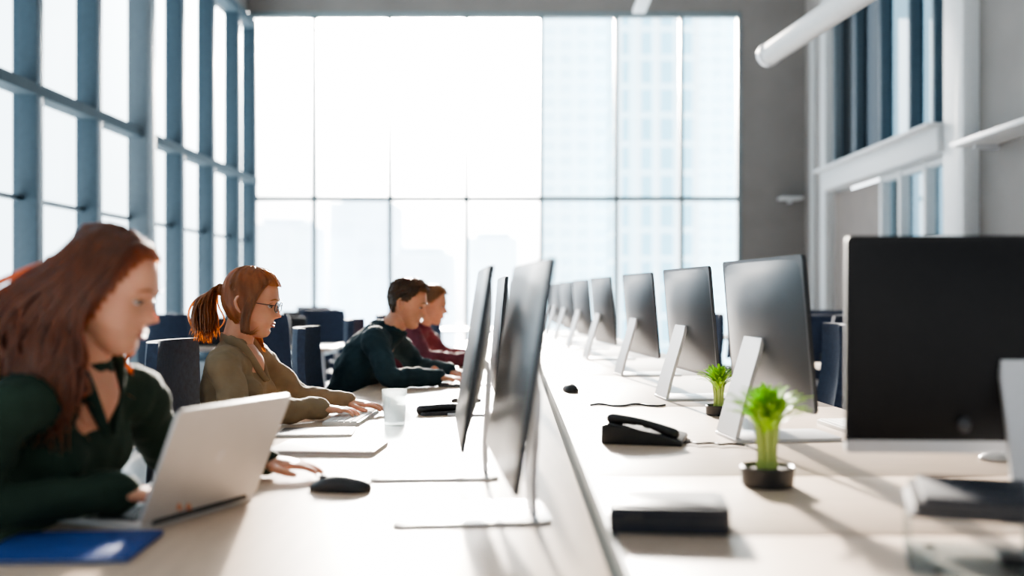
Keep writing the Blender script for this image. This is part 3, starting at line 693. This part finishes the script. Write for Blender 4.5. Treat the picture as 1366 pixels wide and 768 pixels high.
def hair_pony(m):
    def f(b, X):
        rnd = random.Random(5)
        head_loft(b, m, keep=lambda p: (p.z > 0.071) or (p.x < 0.012+0.45*p.z and p.z > -0.075), face=False, X=X, disp=lambda z, th: 0.011+0.002*math.sin(th*19+z*80))
        for i in range(200):
            u = rnd.random(); sg = rnd.choice((-1, 1)); x0 = 0.068-0.10*u
            z0 = 0.125-0.9*max(0, x0+0.01)**1.35
            sp = rnd.random()
            pts = [(x0, sg*0.004+sg*0.03*sp, z0-0.006*sp), (x0-0.04, sg*(0.04+0.035*sp), 0.098-0.045*sp), (-0.055, sg*(0.05+0.02*sp), 0.062-0.03*sp), (-0.115, sg*0.010, 0.035)]
            lock(b, pts, rnd.uniform(0.003, 0.007), m, X)
        b.sph((-0.116, 0, 0.030), (0.02, 0.022, 0.022), m, X=X)
        for i in range(150):
            a = rnd.uniform(0, 6.28); r = rnd.uniform(0, 0.040); cy, cz = r*math.cos(a), r*math.sin(a)
            pts = [(-0.114, cy*0.3, 0.030+cz*0.3), (-0.140+cz*0.4, cy*0.9, 0.026+cz*0.5), (-0.156+cz, cy*1.3, -0.02), (-0.148+cz*1.3+rnd.uniform(-.015, .015), cy*1.5, -0.075), (-0.14+cz*1.2+rnd.uniform(-.02, .02), cy*1.2, -0.115-rnd.uniform(0, 0.05))]
            lock(b, pts, rnd.uniform(0.003, 0.007), m, X)
        for i in range(80):
            sg = rnd.choice((-1, 1, 1)); q = rnd.uniform(-0.02, 0.02)
            pts = [(0.045+q, sg*0.05, 0.088), (0.018+q, sg*0.080, 0.035), (0.004+q*.8, sg*0.084, -0.04), (0.010+q*.8, sg*0.078, -0.10), (0.030+q*1.4, sg*0.074, (-0.16 if sg > 0 else -.07)-rnd.uniform(0, .03))]
            lock(b, pts, rnd.uniform(0.003, 0.006), m, X)
    return (f, m)
def hair_short(m, quiff=0.018):
    def f(b, X):
        rnd = random.Random(3)
        def kp(p): return (p.z > 0.078) or (p.x < -0.005+0.75*max(0, p.z) and p.z > 0.015) or (p.x < -0.045 and p.z > -0.062)
        head_loft(b, m, keep=kp, face=False, X=X,
                  disp=lambda z, th: 0.005+0.008*max(0, min(1, z/0.06))+quiff*0.35*max(0, math.cos(th))*max(0, min(1, (z-0.05)/0.05)))
        for i in range(420):
            th = rnd.uniform(-math.pi, math.pi); zz = rnd.uniform(-0.05, 0.116)
            p0 = head_pt(zz, th, 0, False)
            if not kp(p0+V((0.004, 0, 0))): continue
            o0 = 0.004+0.009*max(0, min(1, zz/0.06))+quiff*0.35*max(0, math.cos(th))*max(0, min(1, (zz-0.05)/0.05))
            s_ = 1 if th > 0 else -1; dt = 0.16*s_ if abs(th) < 2.9 else 0
            dz = -0.010 if zz < 0.09 else -0.003
            pts = [head_pt(zz+0.004 if zz < .11 else zz, th-dt*.6, o0-.002, False), head_pt(zz+dz*.6, th+dt*.4, o0+0.003, False), head_pt(zz+dz*1.8, th+dt*1.5+rnd.uniform(-.06, .06), o0+rnd.uniform(0, .004), False)]
            lock(b, pts, rnd.uniform(0.003, 0.006), m, X, sub=3)
    return (f, m)

build_person('seated_woman', dict(hip=(-1.09, 2.03, 0.54), waist=(-1.035, 2.03, 0.70), chest=(-0.955, 2.03, 0.87), sline=(-0.920, 2.01, 0.995), neck=(-0.890, 2.0, 1.065), head=(-0.828, 1.985, 1.20),
    shR=(-0.950, 1.83, 0.985), shL=(-0.850, 2.17, 0.98), elR=(-1.01, 1.76, 0.815), elL=(-0.825, 2.30, 0.83), wrR=(-0.79, 1.935, 0.812), wrL=(-0.640, 2.43, 0.79),
    hdR=(0.84, 0.34, -0.12), hdL=(1, 0.03, -0.10), cR=0.35, cL=0.22), m_green, hair_long(m_hair1), head_yaw=1, head_pitch=14)
build_person('seated_woman', dict(hip=(-1.04, 3.50, 0.54), waist=(-1.03, 3.50, 0.69), chest=(-1.02, 3.50, 0.85), sline=(-1.02, 3.50, 0.965), neck=(-1.01, 3.50, 1.025), head=(-0.958, 3.50, 1.165),
    shR=(-1.015, 3.34, 0.955), shL=(-0.985, 3.66, 0.955), elR=(-0.935, 3.28, 0.805), elL=(-0.85, 3.76, 0.81), wrR=(-0.725, 3.50, 0.795), wrL=(-0.66, 3.70, 0.795),
    hdR=(1, 0.35, -0.10), hdL=(1, -0.1, -0.10), cR=0.3, cL=0.25), m_tan, hair_pony(m_hair2), head_yaw=2, head_pitch=9, glasses=True)
build_person('seated_man', dict(hip=(-0.93, 4.98, 0.55), waist=(-0.88, 4.98, 0.70), chest=(-0.795, 4.98, 0.87), sline=(-0.725, 4.98, 0.975), neck=(-0.665, 4.98, 1.025), head=(-0.585, 4.98, 1.145),
    shR=(-0.72, 4.80, 0.965), shL=(-0.69, 5.17, 0.965), elR=(-0.63, 4.66, 0.805), elL=(-0.57, 5.32, 0.81), wrR=(-0.43, 4.80, 0.795), wrL=(-0.40, 5.18, 0.795),
    hdR=(1, 0.2, -0.10), hdL=(1, -0.1, -0.10)), m_teal, hair_short(m_hair3, 0.03), head_yaw=-2, head_pitch=14, female=False, collar='r')
build_person('seated_man', dict(hip=(-0.93, 6.22, 0.55), waist=(-0.87, 6.22, 0.70), chest=(-0.78, 6.22, 0.86), sline=(-0.71, 6.22, 0.955), neck=(-0.66, 6.22, 1.005), head=(-0.58, 6.22, 1.125),
    shR=(-0.70, 6.04, 0.945), shL=(-0.67, 6.41, 0.945), elR=(-0.58, 5.90, 0.805), elL=(-0.53, 6.52, 0.81), wrR=(-0.38, 6.05, 0.795), wrL=(-0.36, 6.40, 0.795),
    hdR=(1, 0.2, -0.10), hdL=(1, -0.1, -0.10)), m_maroon, hair_short(m_hair4, 0.02), head_pitch=8, female=False, collar='r')

# ------------------------------------------------------------------ light
sd = V((-0.083, 1.0, 0.285)).normalized()
L = bpy.data.lights.new('sun', 'SUN'); L.energy = 30.0; L.angle = math.radians(1.0); L.color = (1.0, 0.87, 0.73)
o = bpy.data.objects.new('sun', L); COL.objects.link(o); o.rotation_euler = sd.to_track_quat('Z', 'Y').to_euler(); o.location = (-2, 25, 9)
w = bpy.data.worlds.new('sky'); scene.world = w; w.use_nodes = True; nt = w.node_tree; bg = nt.nodes['Background']
tc = nt.nodes.new('ShaderNodeTexCoord'); nm = nt.nodes.new('ShaderNodeVectorMath'); nm.operation = 'NORMALIZE'
dp = nt.nodes.new('ShaderNodeVectorMath'); dp.operation = 'DOT_PRODUCT'; dp.inputs[1].default_value = sd
nt.links.new(tc.outputs['Generated'], nm.inputs[0]); nt.links.new(nm.outputs[0], dp.inputs[0])
def mth(op, a, b_=None, c=False):
    n = nt.nodes.new('ShaderNodeMath'); n.operation = op; n.use_clamp = c
    for i, v in enumerate((a, b_)):
        if v is None: continue
        if isinstance(v, (int, float)): n.inputs[i].default_value = v
        else: nt.links.new(v, n.inputs[i])
    return n.outputs[0]
d0 = mth('MAXIMUM', dp.outputs['Value'], 0.0)
lin = mth('MULTIPLY', mth('ADD', dp.outputs['Value'], 0.6, False), 1/1.6, True)
st = mth('ADD', mth('ADD', 0.6, mth('MULTIPLY', mth('POWER', lin, 2.6), 5.4)), mth('ADD', mth('MULTIPLY', mth('POWER', d0, 80), 80), mth('MULTIPLY', mth('POWER', d0, 450), 1200)))
nt.links.new(st, bg.inputs['Strength'])
mx = nt.nodes.new('ShaderNodeMix'); mx.data_type = 'RGBA'; mx.inputs['A'].default_value = (0.80, 0.91, 1.0, 1); mx.inputs['B'].default_value = (1.0, 0.95, 0.88, 1)
nt.links.new(mth('POWER', d0, 14), mx.inputs['Factor']); nt.links.new(mx.outputs['Result'], bg.inputs['Color'])

# ------------------------------------------------------------------ camera
c = bpy.data.cameras.new('camera'); c.lens = 35; c.sensor_width = 36; c.shift_x = -17/1366; c.shift_y = 7/1366
c.dof.use_dof = True; c.dof.focus_distance = 3.5; c.dof.aperture_fstop = 1.3; c.clip_end = 1000
o = bpy.data.objects.new('camera', c); COL.objects.link(o); o.location = (0, 0, 1.2); o.rotation_euler = (math.radians(90), 0, 0)
scene.camera = o
